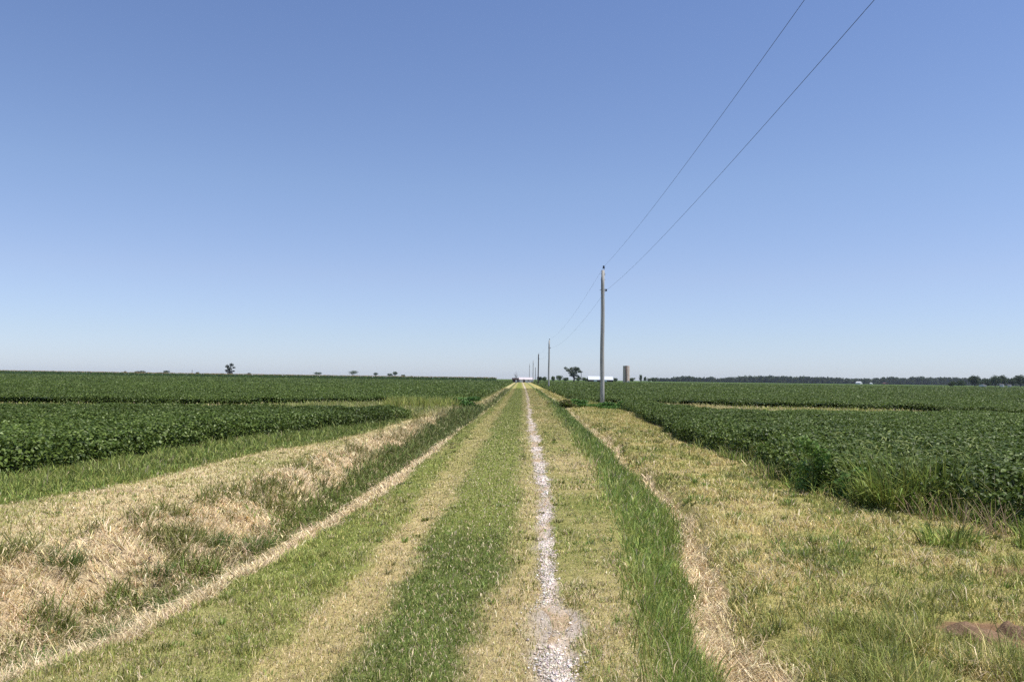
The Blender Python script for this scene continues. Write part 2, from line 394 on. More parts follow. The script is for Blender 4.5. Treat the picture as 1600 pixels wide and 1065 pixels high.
def make_grass(n):
    x, y = scatter(n)
    W, ww = zones(x, y)
    zi = (W.cumsum(0) < rng.random(len(x))[None]).sum(0).clip(0, 15)
    pr = np.array([REC[k][0] for k in range(16)])[zi]
    hm = np.array([REC[k][1] for k in range(16)])[zi]; hs = np.array([REC[k][2] for k in range(16)])[zi]
    ss = np.array([REC[k][3] for k in range(16)])[zi]; ln = np.array([REC[k][5] for k in range(16)])[zi]
    n1 = fbm(x*.9+7, y*.35+1, 4); n1 = np.where(x > 2, .5*n1+.8*fbm(x*1.7+3, y*1.5+5, 4), n1); n2 = fbm(x*2.3+1, y*1.9+8, 4); n3 = fbm(x*5+2, y*5+6, 3)
    # patches: greener tufts in the shaggy bank and ditch, bare spots elsewhere
    s5 = np.isin(zi, (5, 13)); ss = np.where(s5, ss-.55*np.clip(n2*2.2+.15+.5*n3, 0, 1)-.3*sstep((y-18)/20), ss)
    tuft = np.clip((n2-.01+.4*n3)*6, 0, 1)
    z3 = zi == 3; ss = np.where(z3, .96-.82*tuft, ss); hm = np.where(z3, .09+.12*tuft, hm)
    z4 = zi == 4
    cont = np.clip((y-9)/7, 0, 1); t4 = np.clip(tuft+cont, 0, 1)
    ss = np.where(z4, .92-.82*t4, ss); hm = np.where(z4, .07+.12*t4, hm)
    for k, a in ((2,.3),(6,.22),(7,.25),(9,.4),(11,.35),(14,.75)): ss = np.where(zi == k, np.clip(ss-a*n1*1.6-.25*n3, .02, .98), ss)
    hm = np.where((zi == 14) | (zi == 6) | (zi == 11), hm*(1+1.2*np.clip(n2*1.6+.5*n3, -.5, 1)), hm); ss = np.where((zi == 7) & (y > 9), ss-.25*sstep((y-9)/8), ss)
    low = sstep((9-y)/4)*(zi == 14); corner = sstep((7.6-y)/1.6)*sstep((x-1.9)/.3)*(zi == 14)*np.clip(.75+1.6*n2, 0, 1.3)   # rank uncut grass in the near right corner
    hm = hm*(1+.75*corner); ss = ss-.12*corner
    ln = np.where(zi == 14, ln-.2*corner, ln)
    k8 = (zi == 8); ss = np.where(k8, ss+.08*sstep((y-9)/4)-.25*n3*.6, ss)
    hm = np.where((zi == 1), hm*(.5+.5*sstep((edgeL(y)-x)/1.2)+.35*np.clip(n2*2, -.6, 1)), hm)
    hm = np.where(ww > .5, .28, hm); ss = np.where(ww > .5, .3, ss)
    keep = rng.random(len(x)) < pr*np.clip(.85+.5*n3, .35, 1)
    # the gravel stays open
    x, y, zi, hm, hs, ss, ln, n1, n2, n3, ww = [v[keep] for v in (x, y, zi, hm, hs, ss, ln, n1, n2, n3, ww)]
    m = len(x)
    h = hm*np.exp(rng.normal(0, 1, m)*hs*.8)
    h = np.clip(h, .012, .6)
    isst = rng.random(m) < ss
    flat = isst & np.isin(zi, (3, 4, 5, 13, 2, 14))
    lean = np.abs(rng.normal(ln, .35, m)); lean = np.where(flat, rng.uniform(.95, 1.5, m), lean); lean = np.where(isst & np.isin(zi, (5, 13)), rng.uniform(1.2, 1.7, m), lean); lean = np.where(isst & (zi == 3), rng.uniform(1.1, 1.7, m), lean)
    lying = isst & np.isin(zi, (5, 13, 3, 4))
    thatch = isst & np.isin(zi, (6, 7, 8, 9, 11, 14)); lean = np.where(thatch, rng.uniform(.8, 1.65, m), lean)
    h = np.where(lying, np.clip(h*1.5, .05, .28), h)
    w = np.maximum(.0030, .00085*y)*rng.uniform(.7, 1.4, m); w = np.where((zi == 12) | (zi == 4) | (zi == 1), w*1.25, w)
    # litter is combed by the mower in drifts, standing grass leans with the wind
    comb = 2*PI*fbm(x*.8+31, y*.8+12, 2)
    az = np.where(lying, comb+rng.normal(0, 1.3, m), rng.uniform(0, 2*PI, m))
    col = np.empty((m, 3)); gk = list(GREENS.values()); names = list(GREENS)
    for k in range(16):
        s = np.where(zi == k)[0]
        if len(s) == 0: continue
        pick = rng.integers(0, len(REC[k][4]), len(s))
        pal = np.array([GREENS[q] for q in REC[k][4]])
        col[s] = pal[pick]
    tp = np.array(TAN)[rng.integers(0, 4, m)]
    tp = np.where(((zi == 14) & (rng.random(m) < .6))[:, None], lin(206,190,126), tp)
    col = np.where(isst[:, None], tp, col)
    cen_far = (zi == 8)[:, None]*(.92*sstep((y-8.2+2*n3)/3.5))[:, None]*(~isst)[:, None]
    col = col*(1-cen_far)+GREENS['mown']*cen_far
    col = col*np.exp(rng.normal(0, 1, (m, 1))*np.where(lying, .26, .18)[:, None])*(1+rng.normal(0, .04, (m, 3)))
    col = col*(1+.14*n1+.10*n2)[:, None]*np.where(lying & (zi == 3), 1.08, 1)[:, None]
    kf = (.6*sstep((y-10)/25))[:, None]; col = col*(1-kf)+1.06*ground_tint(x, y)*kf      # far blades average out
    z = height(x, y)
    bare = earth(x, y) > rng.random(m)*.9+.05
    fence = {'mown_lane_grass': np.isin(zi, (6, 7, 8, 9, 10, 11)), 'verge_grass': np.isin(zi, (2, 14, 15)),
             'ditch_grass': np.isin(zi, (3, 4, 12)) & ~lying, 'cut_straw': lying, 'field_edge_grass': (zi == 1) | (zi == 0)}
    lab = {'mown_lane_grass':'short mown green and tan grass covering the lane', 'verge_grass':'yellow green cut grass and stubble on the flat verges',
           'ditch_grass':'longer rough green grass growing in the ditches beside the lane', 'cut_straw':'dry tan cut straw lying in drifts along the ditches',
           'field_edge_grass':'knee high bright grass along the edge of the left crop'}
    for nm, s in fence.items():
        s = s & ~bare
        me = blades_mesh(nm, x[s], y[s], z[s], h[s], w[s], az[s], lean[s], col[s])
        tag(link_mesh(nm, me, M_straw if nm == 'cut_straw' else M_grass), lab[nm], 'straw' if nm == 'cut_straw' else 'grass', kind='stuff')
make_grass(1350000)

def make_tufts(n):
    """denser tufts that stand out of the cut verges and banks"""
    y = np.exp(rng.uniform(math.log(4.2), math.log(34), n)); x = rng.uniform(-1, 1, n)*np.minimum(.74*y+1.2, 9)
    W, ww = zones(x, y)
    zi = (W.cumsum(0) < rng.random(n)[None]).sum(0).clip(0, 15)
    pk = np.array([0,0,.15,.30,.4,0,.25,.12,.1,.12,0,.22,.2,0,.85,0])[zi]*np.clip(.5+1.6*fbm(x*.8+3, y*.8, 3), .05, 1)*(1-earth(x, y))
    k = rng.random(n) < pk; x, y, zi = x[k], y[k], zi[k]; m = len(x)
    nb = rng.integers(14, 46, m); r = rng.uniform(.025, .10, m)*np.where(np.isin(zi, (3, 4, 14)), 1.3, .8)
    ht = rng.uniform(.05, .13, m)*np.where(np.isin(zi, (3, 4)), 1.35, np.where(zi == 14, 1.05, .6))
    i = np.repeat(np.arange(m), nb); N = len(i)
    a = rng.uniform(0, 2*PI, N); q = np.sqrt(rng.random(N))*r[i]
    X, Y = x[i]+q*np.cos(a), y[i]+q*np.sin(a)
    kind = rng.choice(4, m, p=[.4,.3,.2,.1]); pal = np.array([GREENS['dark'], GREENS['lush'], GREENS['olive'], TAN[2]])
    c = pal[kind][i]; dry = (rng.random(N) < .18)[:, None]; c = np.where(dry, TAN[1], c)*np.exp(rng.normal(0, .2, (N, 1)))
    me = blades_mesh('grass_tufts', X, Y, height(X, Y), ht[i]*rng.uniform(.5, 1.2, N), np.maximum(.0032, .0009*Y)*rng.uniform(.8, 1.5, N), a+rng.normal(0, .5, N), rng.uniform(.3, 1.4, N), c)
    tag(link_mesh('grass_tufts', me, M_grass), 'denser darker tufts scattered over the cut verges and banks', 'grass', kind='stuff')
make_tufts(9000)

# grass in the strip that crosses the fields
def make_waterway(n):
    x = rng.uniform(-40, 30, n); y = rng.uniform(36, 60, n)
    ok = (waterway(x, y) > .4) & ((x < soyL(y)) | (x > soyR(y)-.5))
    x, y = x[ok], y[ok]; m = len(x)
    s = rng.random(m) < np.where(np.abs(x-11) < 3.5, .8, .3)
    c = np.where(s[:, None], np.array(TAN)[rng.integers(0, 4, m)], np.array([GREENS['yel'], GREENS['mown'], GREENS['lush2']])[rng.integers(0, 3, m)])
    c = c*np.exp(rng.normal(0, .15, (m, 1)))
    me = blades_mesh('waterway_grass', x, y, height(x, y), rng.uniform(.15, .4, m), np.full(m, .055), rng.uniform(0, 2*PI, m), rng.uniform(.2, .9, m), c)
    tag(link_mesh('waterway_grass', me, M_grass), 'pale yellow green grass strip crossing between the crop fields', 'grass', kind='stuff')
make_waterway(70000)

# ------------------------------------------------------------------ soybeans
def canopy_h(x, y):
    return .64 + .12*fbm(x*.35, y*.35, 3) + .09*fbm(x*1.4+3, y*1.4, 2)

def field_mask(side, near, x, y):
    ww = waterway(x, y)
    if side < 0:
        d = soyL(y)-x
        cut = (y < 42) if near else (y >= 42)
        lim = 520
    else:
        d = x-soyR(y)
        split = 50+0*x
        cut = (y < split) if near else (y >= split)
        lim = 540
    edge = .22*fbm(y*.9+side*7, x*0+4, 3)
    return (d+edge > 0) & cut & (ww < .35) & (y < lim) & (y > 5), d+edge

SOYC = np.array([lin(78,96,39), lin(88,106,44), lin(66,84,34), lin(104,120,56)])
def soy_field(side, near, label):
    P = []
    y0, y1 = (5.5, 51) if near else (41, 540)
    ye = np.geomspace(y0, y1, int(math.log(y1/y0)/.09)+2)
    for a, b in zip(ye[:-1], ye[1:]):
        ym = (a+b)/2
        s = max(.078, .0018*ym); lai = np.interp(ym, [20, 60, 150], [3.2, 1.5, .9])
        xo = .72*b+4
        xi = 0
        n = int((xo-xi)*(b-a)*lai/(.42*s*s))
        x = side*rng.uniform(xi, xo, n); y = rng.uniform(a, b, n)
        ok, d = field_mask(side, near, x, y)
        P.append(np.stack([x[ok], y[ok], np.full(ok.sum(), s), d[ok]], 1))
    P = np.concatenate(P); x, y, s, d = P.T; n = len(x)
    H = canopy_h(x, y)*(.72+.28*sstep(d/.5))
    dep = rng.exponential(.10, n)
    u = rng.random(n)
    edge = (d < .7) | ((y < 70) & (waterway(x, y+1.2) > .3)) | (~near & (y < 75) & (waterway(x, y-1.5) > .3))
    dep = np.where(edge, u**1.3*H*.95, np.minimum(dep, H*.8))
    z = height(x, y)+H-dep
    s = s*rng.uniform(.7, 1.25, n)
    az = rng.uniform(0, 2*PI, n); til = np.abs(rng.normal(.35, .35, n)); til = np.where(edge, til+.35*rng.random(n), til)
    # leaf frame: long axis a (drooping), width axis b
    ax = np.stack([np.cos(az)*np.cos(til), np.sin(az)*np.cos(til), -np.sin(til)], 1)
    bx = np.stack([-np.sin(az), np.cos(az), np.zeros(n)], 1)
    rl = rng.normal(0, .35, n)[:, None]
    nz = np.cross(ax, bx); bx = bx*np.cos(rl)+nz*np.sin(rl); nz = np.cross(ax, bx)
    p = np.stack([x, y, z], 1); S = s[:, None]
    V = np.empty((n, 6, 3), np.float32)
    V[:, 0] = p; V[:, 1] = p+ax*S*.35+bx*S*.36+nz*S*.08; V[:, 2] = p+ax*S*.35-bx*S*.36+nz*S*.08
    V[:, 3] = p+ax*S*.75+bx*S*.22+nz*S*.04; V[:, 4] = p+ax*S*.75-bx*S*.22+nz*S*.04; V[:, 5] = p+ax*S*1.0-nz*S*.06
    b6 = 6*np.arange(n)[:, None]
    far = y > 45
    F4 = np.concatenate([b6+np.array([[0,1,3,5]]), b6+np.array([[0,5,4,2]])])
    c = SOYC[rng.integers(0, 4, n)]*np.exp(rng.normal(0, .2, (n, 1)))
    pale = (rng.random(n) < .03)[:, None]; c = np.where(pale, lin(150,162,112)*np.exp(rng.normal(0, .15, (n, 1))), c)   # upturned pale undersides
    c = c*(1+.22*fbm(x*.06+4, y*.06+2, 3)+.12*fbm(x*.5, y*.5, 2)+.16*fbm(x*.012+1, y*.16+2, 2))[:, None]
    V = V.reshape(-1, 3); c = np.repeat(c, 6, 0)
    # closed inner canopy of lower leaves and stems, its colour darkened for self-shade
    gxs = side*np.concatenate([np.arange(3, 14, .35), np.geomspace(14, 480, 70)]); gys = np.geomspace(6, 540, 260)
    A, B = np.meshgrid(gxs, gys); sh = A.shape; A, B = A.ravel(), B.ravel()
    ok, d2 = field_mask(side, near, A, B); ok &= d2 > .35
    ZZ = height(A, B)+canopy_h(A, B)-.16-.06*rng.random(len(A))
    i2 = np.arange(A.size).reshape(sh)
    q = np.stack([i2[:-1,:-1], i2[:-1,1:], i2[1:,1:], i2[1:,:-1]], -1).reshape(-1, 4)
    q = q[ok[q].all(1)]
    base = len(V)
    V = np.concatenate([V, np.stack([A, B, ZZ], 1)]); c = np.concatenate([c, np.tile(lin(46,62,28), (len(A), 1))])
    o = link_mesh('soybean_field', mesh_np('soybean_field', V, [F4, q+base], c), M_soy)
    return tag(o, label, 'crop', kind='stuff')
soy_field(-1, True, 'dense dark green soybeans left of the lane, before the grass strip')
soy_field(-1, False, 'wide soybean field left of the lane, beyond the grass strip')
soy_field(1, True, 'dense dark green soybeans right of the lane, around the near pole')
soy_field(1, False, 'wide soybean field right of the lane, reaching the far tree line')

# corn behind the left field
def corn(n):
    x = -rng.uniform(14, 760, n); y = 524+rng.exponential(14, n)
    z0 = height(x, y)
    f = rng.random(n)
    top = f > .72
    z = z0+np.where(top, rng.uniform(2.2, 2.75, n), rng.uniform(.3, 2.3, n))
    s = np.where(top, rng.uniform(.25, .5, n), rng.uniform(.5, .9, n))
    az = rng.uniform(0, 2*PI, n)
    p = np.stack([x, y, z], 1); a = np.stack([np.cos(az), np.sin(az), rng.uniform(-.5, .6, n)], 1)*s[:, None]
    up = np.stack([rng.normal(0, .15, n), rng.normal(0, .15, n), np.ones(n)], 1)*(s*.45)[:, None]
    V = np.stack([p-a*.5, p+up, p+a*.5, p-up*.6], 1).reshape(-1, 3)
    c = np.where(top[:, None], lin(190,160,112), lin(78,106,48))*np.exp(rng.normal(0, .18, (n, 1)))
    F = 4*np.arange(n)[:, None]+np.array([[0,1,2,3]])
    return mesh_np('corn_field', V, [F], np.repeat(c, 4, 0))
tag(link_mesh('corn_field', corn(60000), M_soy), 'distant tasselled corn along the left horizon', 'crop', kind='stuff')

# ------------------------------------------------------------------ trees
def foliage(lobes, n, leaf, cols, var=.2):
    """lobes: (x,y,z,rx,ry,rz) ellipsoids; many small tilted leaf clumps through their volume"""
    L = np.array(lobes, float); vol = (L[:, 3]*L[:, 4]*L[:, 5])**(2/3)
    k = rng.choice(len(L), n, p=vol/vol.sum())
    d = rng.normal(0, 1, (n, 3)); d /= np.linalg.norm(d, axis=1)[:, None]
    r = rng.random(n)**.38*(1+.10*rng.normal(0, 1, n))
    p = L[k, :3]+d*r[:, None]*L[k, 3:]
    nrm = d*.6+rng.normal(0, .6, (n, 3)); nrm /= np.linalg.norm(nrm, axis=1)[:, None]
    t = np.cross(nrm, rng.normal(0, 1, (n, 3))); t /= np.linalg.norm(t, axis=1)[:, None]
    b = np.cross(nrm, t); s = (leaf*rng.uniform(.6, 1.4, n))[:, None]
    V = np.stack([p-t*s*.6, p-b*s*.4+nrm*s*.1, p+t*s*.6, p+b*s*.4+nrm*s*.1], 1).reshape(-1, 3)
    pal = np.array(cols); lobc = pal[rng.integers(0, len(pal), len(L))]
    c = (.5*lobc[k]+.5*pal[rng.integers(0, len(pal), n)])*np.exp(rng.normal(0, var, (n, 1)))
    F = 4*np.arange(n)[:, None]+np.array([[0,1,2,3]])
    return mesh_np('crown', V, [F], np.repeat(c, 4, 0))

TG = [lin(66,84,44), lin(80,98,50), lin(54,70,40), lin(92,104,58)]
def px2x(px, y): return (px-809)*y/1290.0
def tree(label, x, y, h, w, lobes=None, n=900, trunk=None, group=None, limbs=(), leaf=None, cols=TG, cat='tree', name='tree'):
    z0 = float(height(np.array([x]), np.array([y]))[0])
    t = empty(name, (x, y, z0)); tag(t, label, cat, group)
    if lobes is None:
        lobes = []
        for i in range(9):
            a = random.uniform(0, 2*PI); q = random.uniform(.1, .30)
            zz = random.uniform(.35, .78)
            r = random.uniform(.20, .32)*(1.25-.7*abs(zz-.55))
            lobes.append((math.cos(a)*q*w, math.sin(a)*q*w, zz*h, r*w, r*w, r*h*.8))
    r0 = trunk or .035*h
    tb = MB(); tb.tube([(0,0,-.3),(.02*w,0,h*.25),(0,.01*w,h*.6)], [r0*1.2, r0*.9, r0*.45], 8)
    for (lx, ly, lz) in (limbs or [(l[0]*.8, l[1]*.8, l[2]) for l in lobes[:4]]):
        tb.tube([(0,0,h*.22),(lx*.5,ly*.5,(h*.25+lz)*.55),(lx,ly,lz)], [r0*.55, r0*.38, r0*.15], 6)
    tb.build('trunk', M_bark, t, True)
    link_mesh('crown', foliage(lobes, n, leaf or .07*h, cols), M_tree, t)
    return t

# left horizon, from left to right: (px, top px above horizon, width px, distance, label)
LT = [(194,3.4,3,1500,'tiny tree farthest left of the specks on the left horizon'),
 (212,3.6,8,1500,'low round tree, left one of a joined pair on far left horizon'),
 (221,4.2,9,1500,'low round tree, right one of a joined pair on far left horizon'),
 (233,2.0,11,1500,'very low flat thicket tree right of the joined pair, far left horizon'),
 (249,2.4,10,1500,'low flat tree touching the mushroom shaped tree on the left horizon'),
 (259,5.0,9,1500,'mushroom shaped hazy tree left of the bare tree on the left horizon'),
 (308,3.2,5.5,1500,'small dark tree just right of the bare tree on the left horizon'),
 (322,1.6,4,1500,'barely visible low tree between the bare tree and the big left tree'),
 (346,2.2,6,1500,'low dark bush like tree at the left foot of the big left tree'),
 (389,3.2,5.5,1500,'small round tree alone just right of the big left tree'),
 (496,5.2,14,1500,'wide flat dome tree alone on the horizon, midway along the left field'),
 (551,8.2,18,1500,'broad pale umbrella shaped tree, widest of the small trees on left horizon'),
 (587,5.6,9,1500,'small peaked dark tree right of the broad umbrella shaped tree'),
 (609,4.8,9,1500,'lower tree left and joined to a taller one on left horizon'),
 (617,7.6,8,1500,'taller rounded tree joined to a lower one on its left, left horizon'),
 (630,3.4,7,1500,'low hazy tree just right of the joined tall and low trees'),
 (643,1.8,5,1500,'faint last speck of a tree nearest the lane on the left horizon')]
for px, p, w, y, lab in LT:
    h = 1.7+.5+1.2*p*y/1290; wm = 1.1*w*y/1290
    x = px2x(px, y)
    g0 = float(height(np.array([x]), np.array([y]))[0]); h = h-g0
    lob = [(random.uniform(-.28,.28)*wm, random.uniform(-.2,.2)*wm, h*random.uniform(.6,.78), wm*random.uniform(.2,.3), wm*.25, h*.22) for _ in range(7)]
    lob.append((0, 0, h*.7, wm*.42, wm*.4, h*.26))
    tree(lab, x, y, h, wm, lob, 500, group='small trees on the left horizon', leaf=1.0, limbs=[(.2*wm,0,h*.6),(-.2*wm,0,h*.6)])

def bare_tree(label, x, y, h, w, seed, mat):
    random.seed(seed)
    z0 = float(height(np.array([x]), np.array([y]))[0])
    t = empty('dead_tree', (x, y, z0)); tag(t, label, 'tree')
    tb = MB(); r = .022*h
    tb.tube([(0,0,-.2),(.02*h,0,h*.45),(0,0,h*.95)], [r*1.6, r, r*.3], 7); tb.build('trunk', mat, t, True)
    for i in range(11):
        q = random.uniform(.3, .85); a = random.uniform(0, 2*PI); l = random.uniform(.25, .55)*w
        b = MB(); b.tube([(0,0,h*q),(math.cos(a)*l*.6, math.sin(a)*l*.6, h*(q+.10)),(math.cos(a)*l, math.sin(a)*l, h*(q+.22))], [r*.6, r*.4, r*.15], 5)
        b.build('branch', mat, t, True)
bare_tree('leafless grey tree standing thin on the far left horizon', px2x(299,1300), 1300, 1.7+8*1300/1290+.3-1.2, 5.5, 5, M_bark)
bare_tree('small leafless tree above the dark shed at the lane end', px2x(806,420), 420, 5.6, 3.0, 8, M_bark)

# the two trees that stand alone
def lob(px0, y, items, base):
    """(px, py, rx px, rz px) offsets in pixels at distance y from the trunk -> metres"""
    k = y/1290.0
    return [((a-px0)*k, random.uniform(-.8,.8), (base-b)*k, rx*k, max(rx, rz)*k*.9, rz*k) for a, b, rx, rz in items]
y = 700; k = y/1290
b0 = 589.5
tree('dark ragged tree standing alone above the left field horizon', px2x(358,y), y, 22*k, 15*k,
     lob(358, y, [(354,573,3.2,2.6),(361,571,3.4,2.8),(358,577,4.2,3.2),(364,575,2.6,1.6),(355,581,3.0,3.2),(352.5,579.5,2.2,1.5),(359,583,3.4,3.2),(363.5,580.5,2.4,1.4),(357,586,3.0,2.0)], b0),
     1500, group=None, leaf=.55, cols=[lin(50,58,42), lin(62,70,48), lin(44,50,40)], trunk=.45)
y = 600
tree('wide spreading tree alone right of the lane, beside a thin pole', px2x(896.5,y), y, 25*y/1290, 13,
     lob(896.5, y, [(883.5,572.5,2.8,2.4),(887,575.5,3.2,2.6),(892,574,3.6,3.4),(899,573.5,5.2,4.0),(903,574,3.4,3.2),(905.5,577.5,3.6,1.8),(890,578.5,3.4,3.0),(897,579.5,6.0,4.0),(893,583,3.6,2.6),(901,584,4.2,1.7),(904.5,586,2.6,1.2),(909,577.8,1.6,.9),(899,588,2.6,1.4)], 594),
     2600, leaf=.5, cols=[lin(72,84,58), lin(96,104,72), lin(62,74,50), lin(84,98,56)], trunk=.55)

# bushes and small trees right of the lane
RT = [(843,5.0,9,600,'dark bush like tree just right of the dark pole, behind the lane end'),
 (850,4.0,7,610,'low tree joined to the bush right of the dark pole'),
 (864.5,5.2,6,640,'small dark tree just right of the second pole'),
 (875,6.6,12,650,'rounded dark tree between the second pole and the wide spreading tree'),
 (884,4.0,9,700,'low dark tree touching the left foot of the wide spreading tree'),
 (904,3.6,9,720,'low tree at the right foot of the wide spreading tree'),
 (914,3.6,9,700,'low dark shrub like tree at the left end of the white roofed barn'),
 (961,3.6,8,760,'low dark tree between the white roofed barn and the silo'),
 (988,5.0,12,760,'rounded tree just right of the silo'),
 (1001,9.0,6,800,'taller thin tree standing above its neighbours right of the silo'),
 (1007.5,6.2,5,800,'narrow tree beside the taller thin tree right of the silo'),
 (1014,4.2,9,820,'low hazy tree right of the narrow tree beyond the silo'),
 (1021.5,5.4,8,820,'rounded dark tree at the left end of the distant wood')]
for px, p, w, y, lab in RT:
    h = 1.9+p*y/1290; wm = w*y/1290
    tree(lab, px2x(px, y), y, h, wm, None, 500, group='small trees right of the lane', leaf=.6)
RR = [(1484,3.0,10,640,'low dark bush like tree in front of the wood, left of the white houses'),
 (1499,5.5,13,700,'dark rounded tree left of the peaked tree by the white houses'),
 (1519.5,13.0,16,720,'tall peaked tree above the low white house on right'),
 (1536,8,14,760,'lower tree right of the tall peaked tree, right horizon'),
 (1551,13.2,14,740,'ragged tall tree left of the two white sheds, right horizon'),
 (1562,14.2,11,760,'thin topped tree right behind the two white sheds'),
 (1576,10.5,14,760,'lower tree right of the two white sheds'),
 (1590,14.6,18,720,'large rounded tree near the right edge'),
 (1605,16.5,18,700,'large dark tree cut by the right edge'),
 (1628,15,24,700,'large tree beyond the right edge')]
for px, p, w, y, lab in RR:
    h = 2.4+1.1*p*y/1290; wm = 1.15*w*y/1290
    tree(lab, px2x(px, y), y, h, wm, None, 1800, group='trees around the white houses', leaf=.75, cols=[lin(62,80,44), lin(78,94,50), lin(52,68,40)])

# the wood along the right horizon
def wood():
    prof = np.array([(1026,590.5),(1045,591),(1060,588.3),(1080,588.6),(1090,589.5),(1100,590.5),(1112,589.5),(1120,592),(1133,590),(1150,590),(1160,587.6),(1175,588),(1190,588.4),(1200,587.4),(1213,589),(1228,587.8),(1240,589.8),(1258,588.4),(1275,590),(1290,590),(1310,590.5),(1325,591.5),(1340,592),(1360,592),(1372,591),(1390,589),(1408,591.5),(1430,589),(1455,591),(1470,590.5),(1490,591),(1505,591),(1530,592),(1560,592),(1600,592),(1660,592)])
    yb = 1700; k = yb/1290; L = []
    for px in np.arange(1024, 1660, 3.2):
        for j in range(3):
            q = px+random.uniform(-3, 3); yy = yb+random.uniform(-15, 70)
            hor = 591.7+(q-809)*.01275
            top = 2.2+1.08*(hor-np.interp(q, prof[:, 0], prof[:, 1]))*k+random.uniform(-2.6, .9)
            r = random.uniform(2.6, 5.0)
            L.append((px2x(q, yy), yy, top-r*.9, r, r, r))
            L.append((px2x(q, yy), yy, max(top-r*2.2, 2), r*1.1, r, r*1.2))
            L.append((px2x(q, yy), yy, 2.0, r*1.1, r, 3.0))
    return foliage(L, 90000, 2.2, [lin(50,66,36), lin(62,78,42), lin(42,56,32), lin(76,90,50)], .22)
me = wood(); me.name = 'distant_wood'
tag(link_mesh('distant_wood', me, M_tree), 'long dark hazy wood along the right horizon', 'wood', kind='stuff')

# ------------------------------------------------------------------ buildings
def gz1(x, y): return float(height(np.array([x], float), np.array([y], float))[0])
def building(name, label, cat, x, y, w, d, eave, ridge, wall, roof, rz=0.0, along=True, doors=(), wins=(), over=.25):
    t = empty(name, (x, y, gz1(x, y)), rz); tag(t, label, cat)
    b = MB(); x0, x1, y0, y1 = -w/2, w/2, -d/2, d/2
    if along:   # ridge along x
        b.add([(x0,y0,-.2),(x1,y0,-.2),(x1,y1,-.2),(x0,y1,-.2),(x0,y0,eave),(x1,y0,eave),(x1,y1,eave),(x0,y1,eave),(x0,0,ridge),(x1,0,ridge)],
              [(0,1,5,4),(2,3,7,6),(1,2,6,9,5),(3,0,4,8,7)])
    else:
        b.add([(x0,y0,-.2),(x1,y0,-.2),(x1,y1,-.2),(x0,y1,-.2),(x0,y0,eave),(x1,y0,eave),(x1,y1,eave),(x0,y1,eave),(0,y0,ridge),(0,y1,ridge)],
              [(0,1,5,8,4),(2,3,7,9,6),(1,2,6,5),(3,0,4,7)])
    b.build('wall', wall, t)
    r = MB(); th = .12
    half = (d if along else w)/2; sl = (ridge-eave)/half; e = half+over
    ln = (w if along else d)/2+over
    pr = [(-e, ridge-sl*e+.02), (0, ridge+.02), (e, ridge-sl*e+.02), (e, ridge-sl*e+.02+th), (0, ridge+.02+th), (-e, ridge-sl*e+.02+th)]
    vs = [((-ln, a, z) if along else (a, -ln, z)) for a, z in pr]+[((ln, a, z) if along else (a, ln, z)) for a, z in pr]
    fs = [(0,1,7,6),(1,2,8,7),(2,3,9,8),(3,4,10,9),(4,5,11,10),(5,0,6,11),(0,5,4,1),(1,4,3,2),(6,7,10,11),(7,8,9,10)]
    r.add(vs, fs); r.build('roof', roof, t)
    for (dx, dw, dh) in doors:
        q = MB(); q.box(dx-dw/2, dx+dw/2, y0-.06, y0-.004, -.1, dh); q.build('door', M_darkwall if wall is not M_darkwall else M_white, t)
    for (wx, wz, ww_, wh) in wins:
        q = MB(); q.box(wx-ww_/2, wx+ww_/2, y0-.05, y0-.004, wz-wh/2, wz+wh/2); f = q.build('window', M_white if wall is not M_white else M_greyroof, t)
        q = MB(); q.box(wx-ww_/2+.06, wx+ww_/2-.06, y0-.07, y0-.052, wz-wh/2+.06, wz+wh/2-.06); q.build('pane', M_pane, f)
    return t
building('shed', 'white walled shed with faded pinkish roof at the lane end', 'shed', px2x(821.5,415), 415, 6.9, 5.5, 1.4, 2.4, M_white, M_roofp, .12, True, [(-1.2,1.0,1.6)], [(1.0,1.1,.9,.7)])
building('outbuilding', 'small dark shed left of the white shed at the lane end', 'shed', px2x(805.5,412), 412, 3.0, 3.0, 1.6, 2.2, M_darkwall, M_darkwall, 0, True, [(.4,.9,1.5)])
building('barn', 'long low barn with a bright white roof behind the near pole', 'barn', px2x(937.5,760), 760, 22.5, 14, 2.0, 5.1, M_darkwall, M_roofw, 0, True, [(-5,3,1.9),(4,3,1.9)])
building('house', 'white gabled house in front of the distant wood', 'house', px2x(1340,1600), 1600, 8.5, 9, 2.9, 5.0, M_white, M_white, .7, False, [(0,1.2,2.1)], [(-2.4,1.5,1.2,1.2)])
building('outbuilding', 'tiny white shed right of the white gabled house by the wood', 'shed', px2x(1359,1600), 1600, 4.5, 4, 2.0, 2.9, M_white, M_white, .7, False, [(0,1.2,1.6)])
building('barn', 'small faded red barn in front of the distant wood', 'barn', px2x(1381,1620), 1620, 8, 8, 2.4, 3.6, M_redwall, M_redwall, 0, False, [(0,2.4,2.0)])
building('house', 'low white house with a grey roof under the tall peaked tree', 'house', px2x(1531.5,670), 670, 4.6, 4.0, 1.5, 2.2, M_white, M_greyroof, .7, True, [(.3,.8,1.2)], [(-1.2,.8,.7,.6)])
building('outbuilding', 'left one of two small white sheds near the right edge', 'shed', px2x(1561.5,670), 670, 2.2, 2.6, 2.0, 2.7, M_white, M_greyroof, .7, False, [(0,.8,1.4)])
building('outbuilding', 'right one of two small white sheds near the right edge', 'shed', px2x(1573.5,670), 670, 1.7, 2.2, 1.8, 2.4, M_white, M_greyroof, .7, False, [(0,.7,1.3)])
